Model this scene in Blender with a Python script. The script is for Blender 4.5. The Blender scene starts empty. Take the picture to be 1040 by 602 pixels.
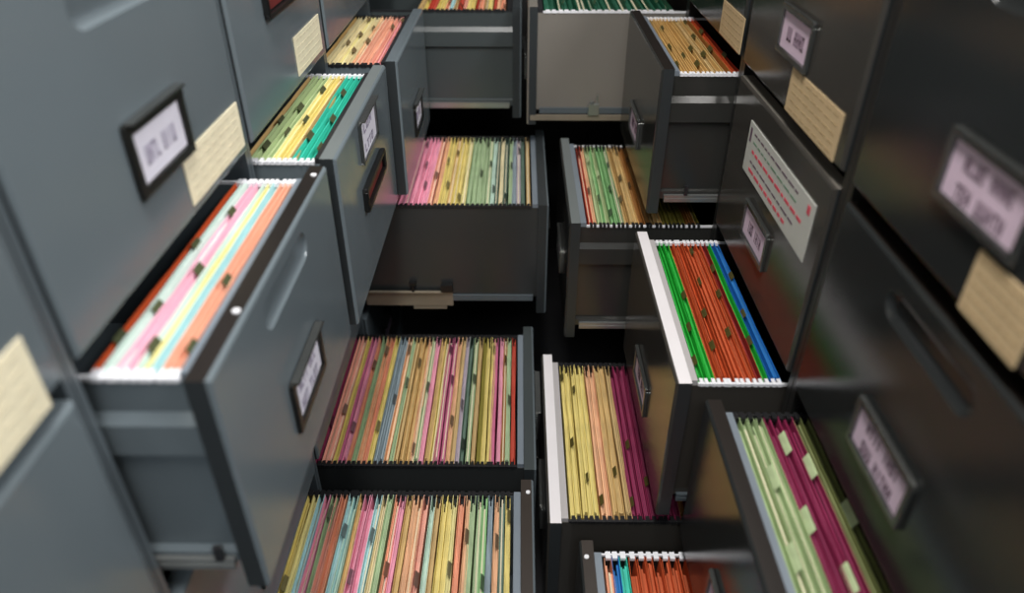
import bpy, bmesh, math, random
from mathutils import Vector
R_ = random.Random(7)
scene = bpy.context.scene
COL = scene.collection
H = 1.32                                     # eye height

# ------------------------------------------------------------------ materials
def s2l(c):
    return tuple(((v/255)/12.92 if v/255 <= .04045 else ((v/255+.055)/1.055)**2.4) for v in c)
MATS = {}
def mat(name, rgb, rough=.5, metal=0., spec=.5, noise=None, bump=None, rough_var=0., coat=0., nscale_vec=None):
    if name in MATS: return MATS[name]
    m = bpy.data.materials.new(name); m.use_nodes = True
    nt = m.node_tree; b = nt.nodes['Principled BSDF']
    b.inputs['Base Color'].default_value = (*s2l(rgb), 1)
    b.inputs['Roughness'].default_value = rough
    b.inputs['Metallic'].default_value = metal
    b.inputs['Specular IOR Level'].default_value = spec
    if coat:
        b.inputs['Coat Weight'].default_value = coat; b.inputs['Coat Roughness'].default_value = .12
    tc = nt.nodes.new('ShaderNodeTexCoord')
    src = tc.outputs['Object']
    if nscale_vec:
        mp = nt.nodes.new('ShaderNodeMapping'); mp.inputs['Scale'].default_value = nscale_vec
        nt.links.new(src, mp.inputs['Vector']); src = mp.outputs['Vector']
    if noise:
        sc, amt = noise
        n = nt.nodes.new('ShaderNodeTexNoise'); n.inputs['Scale'].default_value = sc; n.inputs['Detail'].default_value = 4
        nt.links.new(src, n.inputs['Vector'])
        r = nt.nodes.new('ShaderNodeValToRGB')
        c = s2l(rgb)
        r.color_ramp.elements[0].position = .3; r.color_ramp.elements[1].position = .7
        r.color_ramp.elements[0].color = (*[v*(1-amt) for v in c], 1)
        r.color_ramp.elements[1].color = (*[min(1, v*(1+amt)) for v in c], 1)
        nt.links.new(n.outputs['Fac'], r.inputs['Fac'])
        nt.links.new(r.outputs['Color'], b.inputs['Base Color'])
        if rough_var:
            mr = nt.nodes.new('ShaderNodeMapRange')
            mr.inputs['To Min'].default_value = rough-rough_var; mr.inputs['To Max'].default_value = rough+rough_var
            nt.links.new(n.outputs['Fac'], mr.inputs['Value']); nt.links.new(mr.outputs['Result'], b.inputs['Roughness'])
    if bump:
        sc, st = bump
        n2 = nt.nodes.new('ShaderNodeTexNoise'); n2.inputs['Scale'].default_value = sc
        nt.links.new(src, n2.inputs['Vector'])
        bp = nt.nodes.new('ShaderNodeBump'); bp.inputs['Strength'].default_value = st; bp.inputs['Distance'].default_value = .002
        nt.links.new(n2.outputs['Fac'], bp.inputs['Height']); nt.links.new(bp.outputs['Normal'], b.inputs['Normal'])
    MATS[name] = m; return m

PAINT = {
 'left':  mat('blue_grey_enamel', (98,107,112), .16, 0, .5, (3,.06), (700,.05), .04),
 'right': mat('shaded_enamel', (48,48,46), .14, 0, .5, (3,.06), (700,.05), .04),  # right bank's dimness put into the colour, here and in the next two
 'right0': mat('deep_shaded_enamel', (38,40,40), .14, 0, .5, (3,.06), (700,.05), .04),
 'right1': mat('warm_shaded_enamel', (62,59,55), .15, 0, .5, (3,.06), (700,.05), .04),
 'leftside': mat('grey_side_enamel', (62,68,69), .3, 0, .5, (3,.06), (700,.05), .04),
 'taupe': mat('taupe_enamel', (122,117,110), .25, 0, .5, (3,.05), (700,.05), .04),
 'dark':  mat('dark_enamel', (48,50,50), .25, 0, .5, (3,.06), (700,.05), .04),
}
M_case  = mat('case_enamel', (62,66,68), .35, 0, .5, (3,.05))
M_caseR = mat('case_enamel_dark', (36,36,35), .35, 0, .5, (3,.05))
M_caseT = mat('case_enamel_grey', (82,90,95), .3, 0, .5, (3,.05))
M_edge  = mat('brown_top_edge', (50,43,38), .4, 0, .5, (6,.1))
M_edgeK = mat('black_brown_top_edge', (30,25,22), .35, 0, .5, (6,.1))
M_edgeL = mat('grey_top_edge', (104,110,110), .4, 0, .5, (6,.06))
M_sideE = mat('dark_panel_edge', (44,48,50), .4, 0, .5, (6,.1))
M_railB = mat('blue_grey_rail', (132,142,152), .35, .3, .5, (8,.08))
M_railW = mat('white_rail', (226,222,224), .35, 0, .5, (8,.04))
M_railG = mat('pale_grey_rail', (176,172,172), .4, 0, .5, (8,.05))
M_railD = mat('dark_rail', (42,42,44), .4, .2, .5, (8,.08))
M_chrome= mat('nickel_frame', (120,122,120), .25, .85, .5, (20,.1))
M_blackf= mat('black_frame', (44,44,42), .3, .5, .5, (20,.1))
M_slide = mat('zinc_slide', (150,152,150), .3, .7, .5, (14,.1))
M_tan   = mat('tan_slide', (138,128,112), .4, .2, .5, (14,.1))
M_black = mat('black_plastic', (18,18,18), .4, 0, .5, (14,.2))
M_redin = mat('red_slot', (110,42,40), .5, 0, .5, (14,.2))
M_white = mat('white_plastic', (232,232,236), .4, 0, .5, (30,.05))
M_hookD = mat('dark_hook', (52,52,54), .35, .6, .5, (30,.1))
M_card  = mat('lilac_card', (222,198,216), .6, 0, .3, (30,.03))
M_cardW = mat('white_card', (232,228,240), .6, 0, .3, (30,.03))
M_cream = mat('cream_card', (232,222,192), .65, 0, .3, (40,.05))
M_manil = mat('manila_card', (206,180,140), .65, 0, .3, (40,.05))
M_creml = mat('cream_ruling', (214,204,176), .7, 0, .3, (40,.05))
M_manl  = mat('manila_ruling', (182,156,118), .7, 0, .3, (40,.05))
M_ink   = mat('grey_ink', (150,140,164), .7, 0, .3, (40,.1))
M_inkD  = mat('dark_ink', (98,76,92), .7, 0, .3, (40,.1))
M_paper = mat('white_paper', (196,196,188), .7, 0, .3, (25,.03))
M_inkR  = mat('red_ink', (216,84,100), .7, 0, .3, (40,.1))
M_inkG  = mat('green_ink', (112,140,118), .7, 0, .3, (40,.1))
M_sheet = mat('file_papers', (218,208,180), .8, 0, .2, (60,.12), None, 0, 0, (1,.1,1))

PAL = {'pink':(246,150,178),'magenta':(214,92,140),'salmon':(248,168,142),'orange':(252,156,112),'peach':(246,182,128),
 'yellow':(240,218,112),'lemon':(244,232,150),'cream':(240,224,168),'tan':(206,168,98),'mint':(206,234,216),'sage':(166,196,140),
 'green':(132,196,116),'bright green':(40,190,64),'teal':(64,206,180),'deep green':(28,92,66),'aqua':(176,224,226),'blue':(34,116,196),
 'slate blue':(128,150,160),'grey green':(98,124,108),'lilac':(188,170,184),'red':(206,74,54),'rust':(206,88,46),'dark red':(150,44,40),
 'maroon':(146,42,82),'pale pink':(252,196,214),'pale mint':(222,238,230),'light orange':(252,178,144),'soft green':(168,190,138),'brown':(176,116,56),'amber':(220,176,96),'olive':(150,138,52),'olive green':(140,148,92),'pale green':(188,206,152)}
LIGHT={'pink','salmon','orange','peach','yellow','lemon','cream','sage','amber','tan','light orange','aqua','slate blue','lilac','magenta','green'}
for _k in LIGHT: PAL[_k]=tuple(int(v+(255-v)*.16) for v in PAL[_k])
def pmat(c):
    return mat('folder_'+c.replace(' ','_'), PAL[c], .6, 0, .25, (45,.10), None, 0, 0, (1,.25,1))
def tmat(c):
    r = PAL[c]; return mat('tab_'+c.replace(' ','_'), (tuple(int(v*.85+30) for v in r) if c=='pale green' else tuple(int(v*.42+14) for v in r)), .3, 0, .5, (60,.1))
def imat(c):
    r = PAL[c]; return mat('inner_'+c.replace(' ','_'), tuple(int(v*.78+20) for v in r), .8, 0, .2, (90,.25), None, 0, 0, (1,.15,1))

# ------------------------------------------------------------------ mesh helper
class MB:
    def __init__(s): s.v=[]; s.f=[]; s.m=[]
    def poly(s, pts, mi=0):
        k=len(s.v); s.v += [tuple(p) for p in pts]; s.f.append(tuple(range(k,k+len(pts)))); s.m.append(mi)
    def box(s, a, b, mi=0):
        x0,y0,z0=[min(p,q) for p,q in zip(a,b)]; x1,y1,z1=[max(p,q) for p,q in zip(a,b)]
        k=len(s.v)
        s.v += [(x0,y0,z0),(x1,y0,z0),(x1,y1,z0),(x0,y1,z0),(x0,y0,z1),(x1,y0,z1),(x1,y1,z1),(x0,y1,z1)]
        for q in ((0,3,2,1),(4,5,6,7),(0,1,5,4),(1,2,6,5),(2,3,7,6),(3,0,4,7)):
            s.f.append(tuple(k+i for i in q)); s.m.append(mi)
    def tube(s, p, q, r, n=8, mi=0):
        p=Vector(p); q=Vector(q); d=(q-p).normalized()
        a=d.orthogonal().normalized(); b=d.cross(a); k=len(s.v)
        for c in (p,q):
            for i in range(n):
                t=2*math.pi*i/n; s.v.append(tuple(c+r*(a*math.cos(t)+b*math.sin(t))))
        for i in range(n):
            s.f.append((k+i,k+(i+1)%n,k+n+(i+1)%n,k+n+i)); s.m.append(mi)
        s.f.append(tuple(k+i for i in reversed(range(n)))); s.m.append(mi)
        s.f.append(tuple(k+n+i for i in range(n))); s.m.append(mi)
    def prism(s, prof, axis, a, b, mi=0):
        """prof: list of (u,v); axis 'x' extrudes (y,z) profile from x=a to x=b"""
        k=len(s.v); n=len(prof)
        for t in (a,b):
            for (u,v) in prof: s.v.append((t,u,v) if axis=='x' else (u,t,v))
        for i in range(n):
            s.f.append((k+i,k+(i+1)%n,k+n+(i+1)%n,k+n+i)); s.m.append(mi)
        s.f.append(tuple(k+i for i in reversed(range(n)))); s.m.append(mi)
        s.f.append(tuple(k+n+i for i in range(n))); s.m.append(mi)
    def build(s, name, mats, parent=None, smooth=False, bevel=0.):
        if not isinstance(mats,(list,tuple)): mats=[mats]
        me=bpy.data.meshes.new(name)
        lo=[min(v[i] for v in s.v) for i in range(3)]; hi=[max(v[i] for v in s.v) for i in range(3)]
        c=Vector([(l+h)/2 for l,h in zip(lo,hi)])
        if parent is None: c.z=lo[2]
        me.from_pydata([tuple(Vector(v)-c) for v in s.v],[],s.f)
        for m in mats: me.materials.append(m)
        me.polygons.foreach_set('material_index', s.m)
        bm=bmesh.new(); bm.from_mesh(me)
        if bevel or smooth: bmesh.ops.remove_doubles(bm, verts=bm.verts, dist=1e-5)
        bmesh.ops.recalc_face_normals(bm, faces=bm.faces)
        if bevel: bmesh.ops.bevel(bm, geom=[e for e in bm.edges if len(e.link_faces)==2 and e.calc_face_angle(0)>.6], offset=bevel, segments=2, affect='EDGES', profile=.6)
        bm.to_mesh(me); bm.free()
        if smooth: me.polygons.foreach_set('use_smooth',[True]*len(me.polygons))
        me.update()
        o=bpy.data.objects.new(name,me); COL.objects.link(o)
        w=Vector((0,0,0)); p=parent
        while p is not None: w+=p.location; p=p.parent
        o.location=c-w; o.parent=parent
        return o

def tag(o, label=None, cat=None, group=None, kind=None):
    if label: o['label']=label
    if cat: o['category']=cat
    if group: o['group']=group
    if kind: o['kind']=kind
    return o

# ------------------------------------------------------------------ banks
class Bank:
    def __init__(s, key, x, sgn, y0, w, zt, gap):
        s.key=key; s.x=x; s.sgn=sgn; s.y0=y0; s.w=w; s.zt=zt; s.gap=gap   # zt: top of second drawer front
    def X(s,o): return s.x+s.sgn*o
LB = Bank('left', -.35, 1, .8858-2*.4499, .4499, H-.3821, .0114)
RB = Bank('right', .3565, -1, .7478-.4633, .4633, H-.3596, .0160)
PITCH=.2908; FH=.2689; DEPTH=.66

def P(b,o,y,z): return (b.X(o),y,z)

def letters(mb, b, o, y0, y1, z0, z1, mi, words, rng):
    """rows of short pen-like strokes, illegible as in the photograph"""
    # text direction: on the left bank letters run towards +y, on the right bank towards -y
    n=sum(words)+len(words)-1; cw=(y1-y0)/n; h=z1-z0; k=0
    for w in words:
        for i in range(w):
            a=y0+k*cw if b.sgn>0 else y1-k*cw
            d=cw if b.sgn>0 else -cw
            t=cw*.22; tt=t if b.sgn>0 else -t
            kind=rng.choice('EHLTINUO')
            def st(u0,v0,u1,v1): mb.box(P(b,o,a+d*u0,z0+h*v0),P(b,o+.0004,a+d*u1,z0+h*v1),mi)
            if kind in 'EHLNUO': st(.08,0,.28,1)
            if kind in 'HNUO': st(.6,0,.8,1)
            if kind in 'EO': st(.08,.82,.8,1)
            if kind in 'ELUO': st(.08,0,.8,.18)
            if kind in 'EH': st(.08,.42,.75,.58)
            if kind=='T': st(.05,.82,.85,1); st(.35,0,.55,1)
            if kind=='I': st(.35,0,.55,1)
            if kind=='N': st(.28,.35,.6,.65)
            k+=1
        k+=1

def front_panel(b, dr, e, y0, y1, z0, z1, paint, edge, recess):
    mb=MB(); t=.022; r=.004
    X=lambda o:b.X(o)
    # rounded slab: back ring, side ring, front ring
    def ring(o,i): return [(X(o),y0+i,z0+i),(X(o),y1-i,z0+i),(X(o),y1-i,z1-i),(X(o),y0+i,z1-i)]
    A=ring(e-t,0); B=ring(e-r,0); C1=ring(e-.001,r*.4); C=ring(e,r)
    for i in range(4):
        j=(i+1)%4
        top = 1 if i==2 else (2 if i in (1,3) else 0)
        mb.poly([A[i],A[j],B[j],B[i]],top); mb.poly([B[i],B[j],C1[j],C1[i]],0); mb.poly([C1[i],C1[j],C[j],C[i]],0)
    mb.poly(A[::-1],0)
    if recess:
        cy,cz,hw,hh=recess
        a0,a1=cy-hw,cy+hw; b0,b1=cz-hh,cz+hh
        ya,yb=y0+r,y1-r; za,zb=z0+r,z1-r
        q=lambda y,z,o=e:(X(o),y,z)
        mb.poly([q(ya,za),q(yb,za),q(yb,b0),q(ya,b0)]); mb.poly([q(ya,b1),q(yb,b1),q(yb,zb),q(ya,zb)])
        mb.poly([q(ya,b0),q(a0,b0),q(a0,b1),q(ya,b1)]); mb.poly([q(a1,b0),q(yb,b0),q(yb,b1),q(a1,b1)])
        n=6
        def stad(o,f):
            h=hh*f; L=hw-hh; pts=[]
            for cx_,st in ((cy+L,-90),(cy-L,90)):
                for i in range(2*n+1):
                    an=math.radians(st+180*i/(2*n)); pts.append((X(o),cx_+h*math.cos(an),cz+h*math.sin(an)))
            return pts
        S=stad(e,1)
        mb.poly([q(a1,b0)]+S[0:n+1][::-1]); mb.poly([q(a1,b1)]+S[n:2*n+1][::-1])
        mb.poly([q(a0,b1)]+S[2*n+1:3*n+2][::-1]); mb.poly([q(a0,b0)]+S[3*n+1:4*n+2][::-1])
        # the tiny slivers along the straight sides are covered by the rectangles above and below
        rings=[S,stad(e-.0015,.95),stad(e-.004,.8),stad(e-.006,.55),stad(e-.0065,.3)]
        for u,v in zip(rings,rings[1:]):
            for i in range(len(u)): mb.poly([u[i],u[(i+1)%len(u)],v[(i+1)%len(u)],v[i]])
        mb.poly(rings[-1])
    else:
        mb.poly(C)
    # screw on the top edge
    o=mb.build('front_panel',[paint,edge,M_sideE],dr)
    return o

def drawer(b, cab, col, row, e, paint='left', edge=None, rail=None, plain=False, style='cup', yaw=0., tray=True, label='lilac', words=((4,4),), hookrail=None, screw=False, notched=False, bodypaint=None):
    pm=PAINT[paint]; bp=PAINT[bodypaint or paint]; edge=edge or pm
    y0=b.y0+col*b.w+b.gap; y1=b.y0+(col+1)*b.w-b.gap
    z1=b.zt-(row-2)*PITCH; z0=z1-FH
    s=.030; ya=b.y0+col*b.w+s; yb=b.y0+(col+1)*b.w-s
    zt=z1-.016; zb=z1-.240
    X=b.X
    # body
    mb=MB()
    back=e-DEPTH+.05 if tray else e-.05
    xi=e-.021
    for yy,sg in ((ya,1),(yb,-1)):
        if plain: prof=[(0,0),(0,-(zt-zb)),(.004,-(zt-zb)),(.004,0)]
        else: prof=[(0,0),(0,-.034),(-.008,-.044),(-.009,-.078),(-.002,-.080),(-.002,-(zt-zb)+.016),(-.010,-(zt-zb)+.014),(-.010,-(zt-zb)),(.004,-(zt-zb)),(.004,0)]
        mb.prism([(yy+sg*u,zt+v) for u,v in prof],'x',X(xi),X(back))
    mb.box((X(xi),ya,zb),(X(back),yb,zb+.004)); mb.box((X(back),ya,zb),(X(back-.004),yb,zt))
    dr=mb.build('drawer',bp,cab)
    cyc=(y0+y1)/2
    rc=(cyc,z1-.036,.082,.018) if style=='cup' else None
    fp=front_panel(b,dr,e,y0,y1,z0,z1,pm,edge,rc)
    if screw:
        m=MB(); sy=cyc-.10
        for sy in (cyc-.115,cyc+.185):
            m=MB(); m.tube((X(e-.010),sy,z1-.001),(X(e-.010),sy,z1+.0016),.0038,10); m.build('screw',M_white,dr)
    if tray:
        rl=rail or M_railD
        m=MB(); m.box((X(e-.0225),ya+.002,z1-.04),(X(e-.034),yb-.002,z1-.008)); m.build('front_rail',rl,dr)
        hr=hookrail or M_railD
        for yy,sg in ((ya,1),(yb,-1)):
            m=MB(); m.box((X(e-.0345),yy-.0005,zt),(X(max(back+.01,-.15)),yy+sg*.0035,zt+.004)); m.build('hanging_rail',hr,dr)
        for yy,sg in ((ya,-1),(yb,1)):
            m=MB(); q=yy+sg*(.0105 if not plain else .0005)
            m.box((X(e-.03),q,zb-.004),(X(back),q+sg*.006,zb+.009)); m.box((X(e-.03),q+sg*.006,zb-.004),(X(back),q+sg*.007,zb+.003))
            m.build('slide_rail',M_slide if not plain else M_caseT,dr)
    # label holder and card
    rng=random.Random(col*31+row*7+(3 if b.sgn>0 else 0))
    if style=='cup' or style=='nocup':
        ly0,ly1=cyc-.062,cyc+.062; (lz1,lz0)=(z1-.136,z1-.206) if b.sgn>0 else (z1-.145,z1-.207)
    else:
        ly0,ly1=cyc-.066,cyc+.066; lz1=z1-.006; lz0=z1-.074
    if label:
        fr=M_blackf if (b.sgn>0 and style!='bar') else M_chrome
        m=MB(); bw=.004 if style=='bar' else (.010 if b.sgn>0 else .007); lip=.012 if b.sgn>0 else .007
        for (p,q) in (((ly0,lz0),(ly1,lz0+bw)),((ly0,lz1-bw),(ly1,lz1)),((ly0,lz0+bw),(ly0+bw,lz1-bw)),((ly1-bw,lz0+bw),(ly1,lz1-bw))):
            m.box(P(b,e+.0002,*p),P(b,e+.0055,*q))
        m.box(P(b,e+.0004,ly0+.003,lz1-.001),P(b,e+lip,ly1-.003,lz1+.0015),1)     # finger lip along the top
        m.build('label_holder',[fr,M_chrome],dr,bevel=.0012)
        if label!='blank':
            m=MB(); m.box(P(b,e+.0003,ly0+bw,lz0+bw),P(b,e+.0016,ly1-bw,lz1-bw))
            hh=(lz1-lz0-2*bw); n=len(words)
            for i,w in enumerate(words):
                zc=lz1-bw-hh*(i+.5)/n-.003
                lh=.007 if n>1 else .009
                ww=.036 if n>1 else .034
                letters(m,b,e+.0016,cyc-ww,cyc+ww,zc-lh,zc+lh,1,w,rng)
            m.build('label_card',[M_cardW if label=='white' else M_card, M_ink if b.sgn>0 else M_inkD],dr)
    if style=='bar':
        m=MB(); by0,by1=cyc-.085,cyc+.085; bz1=z1-.105; bz0=z1-.145; w=.007
        for (p,q) in (((by0,bz0),(by1,bz0+w)),((by0,bz1-w),(by1,bz1)),((by0,bz0+w),(by0+w,bz1-w)),((by1-w,bz0+w),(by1,bz1-w))):
            m.box(P(b,e+.0002,*p),P(b,e+.009,*q))
        m.box(P(b,e+.0002,by0+w,bz0+w),P(b,e+.003,by1-w,bz1-w),1)
        m.build('handle',[M_black,M_redin],dr,bevel=.002)
    return dict(b=b,e=e,ya=ya,yb=yb,zt=zt,z1=z1,y0=y0,y1=y1,zb=zb,dr=dr,cy=cyc)

CASEW={'left':M_caseT,'right':M_caseR}
def cabinet(b, col, label, label_group, rows):
    y0=b.y0+col*b.w; y1=y0+b.w
    e=bpy.data.objects.new('filing_cabinet',None); COL.objects.link(e); e.empty_display_size=.1
    e.location=(b.X(-DEPTH/2),(y0+y1)/2,0)
    tag(e,label,'filing cabinet',label_group)
    zt=b.zt+PITCH+.012; t=.0012; f=-.006
    m=MB()
    pw=b.gap-.003
    c=.0008
    for a,q in ((y0+c,y0+c+pw),(y1-c-pw,y1-c)): m.box(P(b,f,a,0),P(b,-DEPTH-.02,q,zt))
    m.box(P(b,f,y0+c+pw,zt-.008),P(b,-DEPTH-.02,y1-c-pw,zt))
    m.box(P(b,-DEPTH-.012,y0+c+pw,0),P(b,-DEPTH-.02,y1-c-pw,zt-.008))
    m.build('case',CASEW[b.key],e)
    m=MB(); m.box(P(b,f-.02,y0+c+pw,0),P(b,f-.034,y1-c-pw,b.zt-2*PITCH-FH-.006)); m.build('base_panel',M_caseR,e)
    for k in range(1,4):
        z=b.zt+PITCH-k*PITCH+.003
        m=MB(); m.box(P(b,-.028,y0+c+pw,z),P(b,-.05,y1-c-pw,z+.012)); m.build('cross_rail',M_caseR,e)
    out={}
    for r in (1,2,3,4):
        kw=dict(rows.get(r,{})); ex=kw.pop('e',None)
        if ex is None: out[r]=drawer(b,e,col,r,0.,tray=False,**kw)
        else: out[r]=drawer(b,e,col,r,abs(ex-b.x),tray=True,**kw)
    return e,out

D={}
def cab(b,col,label,rows,group):
    e,o=cabinet(b,col,label,group,rows)
    for r,v in o.items(): D[(b.key[0].upper(),col,r)]=v

GL='grey filing cabinets along the left of the aisle'; GR='dark filing cabinets along the right of the aisle'
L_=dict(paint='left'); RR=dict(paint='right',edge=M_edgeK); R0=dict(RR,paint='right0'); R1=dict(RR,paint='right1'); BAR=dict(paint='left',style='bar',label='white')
cab(LB,0,'nearest left filing cabinet, blue-grey, cut off by the picture edge, cream card on it',
    {1:dict(L_,label=None),2:dict(L_,label=None),3:dict(L_),4:dict(L_)},GL)
cab(LB,1,'blue-grey left filing cabinet with white-labelled closed top drawer above a slightly open drawer',
    {1:dict(L_,label='white',words=((4,4),)),2:dict(L_,e=-.2531,edge=M_edgeK,rail=M_railB,label='white',words=((4,3),(3,4)),screw=True,hookrail=M_white),3:L_,4:dict(L_,e=.0239,edge=M_edge,rail=M_railB,screw=True)},GL)
cab(LB,2,'left filing cabinet with black bar handles and an open drawer of teal folders',
    {1:dict(BAR,label=None),2:dict(BAR,e=-.2464,edge=M_edgeL,rail=M_railD,hookrail=M_white,words=((3,),(4,))),3:BAR,4:dict(BAR,e=.0296,edge=PAINT['leftside'],rail=M_railB,bodypaint='dark',plain=True)},GL)
cab(LB,3,'left filing cabinet with an open orange-folder drawer above a long pulled-out pink-folder drawer',
    {1:L_,2:dict(L_,style='nocup',e=-.2286,label='white'),3:dict(L_,style='nocup',e=.0584,edge=M_sideE,plain=True,bodypaint='dark',rail=M_railB),4:L_},GL)
cab(LB,4,'farthest left filing cabinet, its second drawer pulled far out across the aisle',
    {1:L_,2:dict(L_,e=.001,edge=M_sideE,bodypaint='leftside'),3:L_,4:L_},GL)
cab(RB,0,'nearest right filing cabinet, shaded dark, with lilac labels and an open maroon-folder drawer',
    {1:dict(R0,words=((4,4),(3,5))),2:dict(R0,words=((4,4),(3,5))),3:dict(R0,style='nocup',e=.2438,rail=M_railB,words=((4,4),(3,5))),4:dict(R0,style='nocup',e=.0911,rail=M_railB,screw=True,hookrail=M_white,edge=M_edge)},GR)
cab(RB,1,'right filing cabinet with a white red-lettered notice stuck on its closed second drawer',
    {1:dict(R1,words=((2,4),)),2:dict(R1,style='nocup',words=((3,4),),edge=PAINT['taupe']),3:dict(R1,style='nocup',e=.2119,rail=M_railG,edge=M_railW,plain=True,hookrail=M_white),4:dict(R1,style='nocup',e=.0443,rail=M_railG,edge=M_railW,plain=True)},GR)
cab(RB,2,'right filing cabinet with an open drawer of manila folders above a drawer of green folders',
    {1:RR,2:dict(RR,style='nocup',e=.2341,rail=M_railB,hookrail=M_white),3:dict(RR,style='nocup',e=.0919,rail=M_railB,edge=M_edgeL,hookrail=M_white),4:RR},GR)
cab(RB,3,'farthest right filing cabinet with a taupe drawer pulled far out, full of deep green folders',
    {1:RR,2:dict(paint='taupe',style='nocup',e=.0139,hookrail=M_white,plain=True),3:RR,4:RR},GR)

# extra ironwork under two drawers
d=D[('L',3,3)]
m=MB(); yy=d['ya']
m.box((-.345,yy-.010,d['zb']-.016),(-.150,yy-.0085,d['zb']+.020)); m.box((-.335,yy-.016,d['zb']+.020),(-.172,yy-.0085,d['zb']+.0225)); m.box((-.240,yy-.009,d['zb']-.026),(-.165,yy-.0078,d['zb']-.016))
s=m.build('slide_bracket',M_tan,d['dr']); s['label']='tan metal slide bracket'
m=MB(); m.box((-.176,yy-.016,d['zb']+.0228),(-.150,yy-.0042,d['zb']+.040)); m.tube((-.238,yy-.012,d['zb']+.0228),(-.238,yy-.012,d['zb']+.040),.003); m.box((-.246,yy-.015,d['zb']+.040),(-.230,yy-.0045,d['zb']+.046)); m.build('latch',M_black,d['dr'])
d=D[('R',3,2)]
m=MB(); yy=d['ya']; m.box((.16,yy-.020,d['zb']-.004),(.185,yy-.009,d['zb']+.022)); m.box((.178,yy-.014,d['zb']+.022),(.183,yy-.010,d['zb']+.042)); m.tube((.168,yy-.015,d['zb']+.022),(.168,yy-.015,d['zb']+.028),.005); m.build('latch',M_slide,d['dr'])
m=MB(); m.box((.022,yy-.016,d['zb']-.018),(.33,yy-.0085,d['zb']-.006)); m.build('slide_bracket',M_tan,d['dr'])
for key,x0,x1 in ((('L',1,2),-.300,-.292),(('R',2,2),.30,.306)):
    d=D[key]; m=MB(); q=d['ya']-.018
    m.box((x0,q,d['zb']+.0095),(x1,d['ya']-.0125,d['zb']+.028)); m.build('latch',M_railD,d['dr'])

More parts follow.
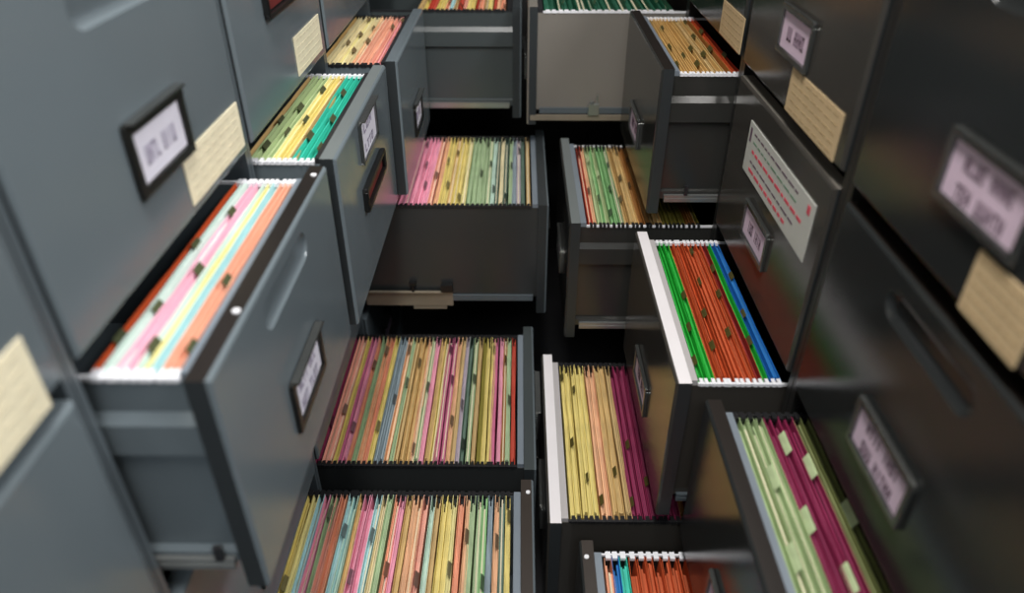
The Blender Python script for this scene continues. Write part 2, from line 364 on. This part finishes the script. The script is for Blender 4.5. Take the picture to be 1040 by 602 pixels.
# ------------------------------------------------------------------ folders
ORD=['','first','second','third','fourth','fifth','sixth','seventh','eighth','ninth','tenth','eleventh','twelfth','thirteenth','fourteenth','fifteenth','sixteenth','seventeenth','eighteenth','nineteenth','twentieth']
def fill(key, where, seq, pitch, start=.004, hook=None, tabc=None, tabp=.55, tabw=.026, tabh=.007, lean=0., stag=5, dz=0.):
    """seq is listed from the front panel back towards the cabinet"""
    d=D[key]; b=d['b']; e=d['e']; rng=random.Random(hash(where)&0 or sum(map(ord,where)))
    tot={}
    for c in seq: tot[c]=tot.get(c,0)+1
    cnt={}
    o=e-.034-start
    hk=hook or M_hookD
    yA,yB=d['ya']+.0065,d['yb']-.0065
    for i,c in enumerate(seq):
        cnt[c]=cnt.get(c,0)+1
        w=pitch*rng.uniform(.84,.96); z=d['zt']+.004+dz
        o1=o; o0=o-w; o-=pitch
        ln=lean+rng.uniform(-.0018,.0018)          # lean of the top towards the front
        n=9; ys=[yA+(yB-yA)*k/n for k in range(n+1)]
        ph=rng.uniform(0,6.28); am=rng.uniform(.0002,.0007)
        zb=max(d['zb']+.006,z-.215)
        m=MB(); th=.0007
        for side in (0,1):
            top=[]; bot=[]
            hgt=z-(.0 if side==0 else rng.uniform(.0,.006))+rng.uniform(-.001,.0015)
            for k,y in enumerate(ys):
                u=(o0+th if side==0 else o1-th)+am*math.sin(ph+k*1.1+side*2)+ln
                top.append((u,y,hgt+rng.uniform(-.0007,.0007)))
                mid=(o0+o1)/2+(-.0009 if side==0 else .0009); bot.append((mid,y,zb))
            for k in range(n):
                for q in (-th/2,th/2):
                    pts=[(b.X(bot[k][0]+q),bot[k][1],bot[k][2]),(b.X(bot[k+1][0]+q),bot[k+1][1],bot[k+1][2]),(b.X(top[k+1][0]+q),top[k+1][1],top[k+1][2]),(b.X(top[k][0]+q),top[k][1],top[k][2])]
                    m.poly(pts if q>0 else pts[::-1])
                m.poly([(b.X(top[k][0]-th/2),top[k][1],top[k][2]),(b.X(top[k+1][0]-th/2),top[k+1][1],top[k+1][2]),(b.X(top[k+1][0]+th/2),top[k+1][1],top[k+1][2]),(b.X(top[k][0]+th/2),top[k][1],top[k][2])])
        m.poly([P(b,(o0+o1)/2-.0013,yA,zb),P(b,(o0+o1)/2+.0013,yA,zb),P(b,(o0+o1)/2+.0013,yB,zb),P(b,(o0+o1)/2-.0013,yB,zb)])
        f=m.build('hanging_folder',pmat(c))
        if tot[c]==1: lab='only %s folder %s'%(c,where)
        elif cnt[c]==1: lab='%s folder, first %s from front panel, %s'%(c,c,where)
        else: lab='%s folder, %s %s from front panel, %s'%(c,ORD[cnt[c]],c,where)
        if len(lab.split())>16: print('LONG',len(lab.split()),lab)
        tag(f,lab,'folder','hanging folders '+where)
        # contents
        m=MB(); k0=rng.uniform(.002,.012); zz=z-rng.uniform(.003,.009)
        for k in range(3):
            a=o0+.0012+(w-.0024)*k/3; q=o0+.0012+(w-.0024)*(k+1)/3-.0002
            dz2=rng.uniform(-.005,.001); mid=(o0+o1)/2
            mm=mid-.0010+.0020*k/3
            m.prism([(b.X(a+ln),zz+dz2),(b.X(q+ln),zz+dz2),(b.X(mm+.0006),zb+.004),(b.X(mm),zb+.004)],'y',yA+k0+rng.uniform(0,.01),yB-rng.uniform(.002,.03),k%2)
        m.build('papers',[imat(c), imat(c) if rng.random()<.7 or c in ('maroon','rust','blue','dark red','bright green','pale green') else M_sheet],f)
        # hooks at both ends
        for yy,sg in ((yA,-1),(yB,1)):
            m=MB(); oc=o0+w*.5+ln
            m.box(P(b,oc-w*.34,yy-sg*.004,z-.004),P(b,oc+w*.34,yy+sg*.0085,z+.0012))
            m.build('hook',hk,f)
        if rng.random()<tabp:
            ty=yA+.02+(yB-yA-.04-tabw)*(((i*2+rng.uniform(-.3,.3))%stag)/stag)
            m=MB(); ot=o1-th+ln
            k=[(0,0),(.0035,tabh*.75),(.0035+.0012,tabh),(.0042,tabh),(.0028,tabh*.78),(-.0008,0)]
            m.prism([(b.X(ot-u),z-.002+v) for u,v in k],'y',ty,ty+tabw,0)
            m.prism([(b.X(ot-.0010-.0004),z-.002+tabh*.25),(b.X(ot-.0028-.0004),z-.002+tabh*.62),(b.X(ot-.0026),z-.002+tabh*.62),(b.X(ot-.0008),z-.002+tabh*.25)],'y',ty+tabw*.15,ty+tabw*.8,1)
            m.build('tab',[tmat(tabc or c),M_black],f)
def S(txt):
    out=[]
    for part in txt.split(','):
        part=part.strip()
        if '*' in part: c,n=part.rsplit('*',1); out+=[c.strip()]*int(n)
        else: out.append(part)
    return out
def rev(l): return l[::-1]
# lists are written left-to-right as seen; the left bank's (cabinet to front) are reversed
fill(('L',1,2),'in the nearest left open drawer',rev(S('rust,pale mint*2,pale pink*2,pale mint,lemon,aqua,light orange*3')),.0071,hook=M_white,start=.0005,tabc='olive green',tabp=.65,tabw=.018)
fill(('L',2,2),'in the drawer with black bar handle',rev(S('tan,pale green*4,lemon,yellow*2,tan,teal*4')),.0076,hook=M_white,start=.0005,tabp=.7,tabc='olive green')
fill(('L',3,2),'in the cream and orange drawer',rev(S('amber,cream*4,lemon,cream*2,peach,light orange*3,salmon*2,pink')),.0080,start=.0005,tabp=.6,tabc='amber')
fill(('L',4,2),'in the farthest left drawer',rev(S('tan,yellow,red*2,yellow*2,orange,aqua,tan,red,salmon,yellow*2,red,orange,tan,yellow,red,peach,orange')),.0105,tabp=.6)
fill(('L',3,3),'in the pink and yellow drawer',rev(S('magenta*3,pink*12,salmon,peach,yellow*2,amber,yellow*2,lemon,sage*5,mint,grey green,cream,grey green,sage,slate blue,lilac,grey green,tan')),.0098,tabp=.55)
fill(('L',2,4),'in the upper of two rainbow drawers',
 rev(S('maroon*2,salmon*2,yellow,magenta,pink,orange,sage,peach,orange,yellow,slate blue*2,peach,sage,tan,amber*2,peach,sage,pink,amber,yellow,magenta,magenta,peach,tan,lilac,grey green,sage,tan,olive,yellow,yellow,magenta,pink,brown,sage,red')),.0092,tabp=.4)
fill(('L',1,4),'in the lower of two rainbow drawers',
 rev(S('lemon,pink,yellow*2,lemon,aqua,pink,sage,salmon,orange,aqua,mint,amber,pink*2,aqua,cream,sage,orange,pink,amber,peach*2,salmon,mint,tan,yellow*2,lemon,orange,peach,sage*2,green,slate blue,peach,grey green,yellow')),.0100,tabp=.45)
fill(('R',2,2),'in the manila drawer, top right',S('amber*7,tan*2,amber,tan,brown,rust,red'),.0074,hook=M_white,start=.0005,tabc='olive',tabp=.8)
fill(('R',3,2),'in the far taupe drawer',S('deep green*20'),.0145,hook=M_white,tabc='green',tabp=.5)
fill(('R',2,3),'in the green and brown drawer',S('red,peach,pale green,green,pale green,green*2,sage,amber*3,brown*2,tan,amber*2,olive*5,brown*2,olive'),.0090,tabp=.6)
fill(('R',1,3),'in the green, rust and blue drawer',S('bright green*3,rust*7,dark red,bright green,blue*2'),.0084,hook=M_white,start=.0005,tabc='olive',tabp=.95,tabw=.02,stag=7)
fill(('R',1,4),'in the yellow and maroon drawer',S('yellow*5,peach*2,amber*2,tan,maroon*8,brown,maroon*3'),.0100,tabp=.7,tabc='olive',tabw=.02)
fill(('R',0,3),'in the drawer with big green tabs',S('soft green*4,maroon*4,olive green*2'),.0098,start=.0005,tabc='pale green',tabp=1.,tabw=.034,tabh=.010)
fill(('R',0,4),'in the rust drawer at picture bottom',S('orange,blue,teal,rust*14'),.0125,hook=M_white,tabc='pale green',tabp=.6,tabw=.04,tabh=.012)

# ------------------------------------------------------------------ cards and notice stuck on the fronts
def stuck_card(b,e,y0,y1,z0,z1,mats,label,tilt=0.):
    m=MB(); m.box(P(b,e+.0004,y0,z0),P(b,e+.0016,y1,z1))
    n=5
    for k in range(n):
        z=z0+(z1-z0)*(k+.6)/(n+.2)
        for j in range(7):
            a=y0+(y1-y0)*(.06+.13*j); m.box(P(b,e+.0016,a,z-.0009),P(b,e+.0019,a+(y1-y0)*.09,z+.0009),1)
    o=m.build('index_card',mats); o.rotation_euler.x=tilt
    tag(o,label,'card','index cards on the cabinet fronts'); return o
stuck_card(LB,0,.693,.864,.971,1.026,[M_cream,M_creml],'cream index card beside the framed white label on the large left drawer')
stuck_card(LB,0,1.137,1.298,.974,1.032,[M_cream,M_creml],'cream index card above the left drawer of teal folders')
stuck_card(LB,0,.240,.400,.955,1.018,[M_cream,M_creml],'cream index card cut off by the picture left edge')
stuck_card(RB,0,.415,.496,.982,1.036,[M_manil,M_manl],'manila index card below the lilac label on nearest right drawer')
stuck_card(RB,0,.786,.967,.984,1.040,[M_manil,M_manl],'manila index card on right drawer above the white red-lettered notice')
stuck_card(RB,0,1.215,1.360,.988,1.044,[M_manil,M_manl],'manila index card above the right drawer of manila folders')
m=MB(); y0,y1,z0,z1=.797,1.093,.843,.922; o_=.0004
m.box(P(RB,o_,y0,z0),P(RB,o_+.0012,y1,z1))
rows=[(.90,.84,.74,3),(.74,.80,.62,2),(.56,.92,.88,1),(.36,.84,.70,3),(.20,.70,.40,1)]
rg=random.Random(4)
for zf,w0,w1,mi in rows:
    z=z0+(z1-z0)*zf-.004
    y=y1-.03
    while y>y1-.03-(y1-y0-.05)*w0:
        L=rg.uniform(.008,.028); m.box(P(RB,o_+.0012,y,z-(.0024 if mi==1 else .0014)),P(RB,o_+.0015,y-L,z+(.0024 if mi==1 else .0014)),mi); y-=L+.005
m.box(P(RB,o_+.0012,y0+.012,z1-.020),P(RB,o_+.0016,y0+.022,z1-.008),1)
m.box(P(RB,o_+.0012,y1-.016,z1-.030),P(RB,o_+.0016,y1-.008,z1-.008),3)
tag(m.build('paper_notice',[M_paper,M_inkR,M_inkG,M_inkD]),'white paper notice with red and grey lines on right closed drawer','notice')

# ------------------------------------------------------------------ room shell
def struct(name,a,b,m):
    mb=MB(); mb.box(a,b); return tag(mb.build(name,m),kind='structure')
M_floor=mat('dark_vinyl_floor',(38,38,40),.45,0,.5,(9,.2))
M_wall=mat('off_white_wall',(196,192,184),.8,0,.3,(4,.05))
M_shadewall=mat('shade_dark_wall',(30,30,31),.7,0,.3,(4,.1))  # near-black colour puts in the darkness behind the far drawers
M_ceil=mat('ceiling_tile',(210,208,202),.9,0,.2,(30,.05))
struct('floor',(-1.6,-2.2,-.05),(1.6,2.29,0),M_floor)
struct('wall_left',(-1.65,-2.2,-.05),(-1.6,2.29,2.7),M_wall)
struct('wall_right',(1.6,-2.2,-.05),(1.65,2.29,2.7),M_wall)
struct('wall_back',(-1.65,2.29,-.05),(1.65,2.34,2.7),M_shadewall)
struct('ceiling',(-1.65,-2.2,2.7),(1.65,2.34,2.75),M_ceil)

# ------------------------------------------------------------------ light
def area(name,loc,rot,sx,sy,power,col):
    l=bpy.data.lights.new(name,'AREA'); l.shape='RECTANGLE'; l.size=sx; l.size_y=sy; l.energy=power; l.color=col
    o=bpy.data.objects.new(name,l); COL.objects.link(o); o.location=loc; o.rotation_euler=rot; return o
area('overhead_area',(-.08,.3,2.66),(0,0,0),.3,1.3,42,(1,.97,.93))
area('overhead_area',(1.25,.45,2.5),(0,math.radians(44),0),.3,1.4,34,(.96,.98,1))  # added light, aimed across the aisle to brighten the left fronts
area('overhead_area',(.5,1.5,2.66),(0,0,0),.3,.9,7,(1,.95,.9))
area('overhead_area',(0,-1.3,2.66),(math.radians(0),0,0),1.0,.6,26,(.9,.95,1))
w=bpy.data.worlds.new('World'); scene.world=w; w.use_nodes=True
w.node_tree.nodes['Background'].inputs[0].default_value=(.7,.75,.8,1); w.node_tree.nodes['Background'].inputs[1].default_value=.25

# ------------------------------------------------------------------ camera
c=bpy.data.cameras.new('camera'); co=bpy.data.objects.new('camera',c); COL.objects.link(co)
co.location=(-.0053,0,H); co.rotation_euler=(math.pi/2-.5879,0,.0094)
c.sensor_width=36; c.lens=36*739.92/1040; c.clip_start=.02
c.dof.use_dof=True; c.dof.focus_distance=1.25; c.dof.aperture_fstop=2.2
scene.camera=co
scene.view_settings.view_transform='Standard'; scene.view_settings.look='None'
scene.view_settings.exposure=0.; scene.view_settings.gamma=1.
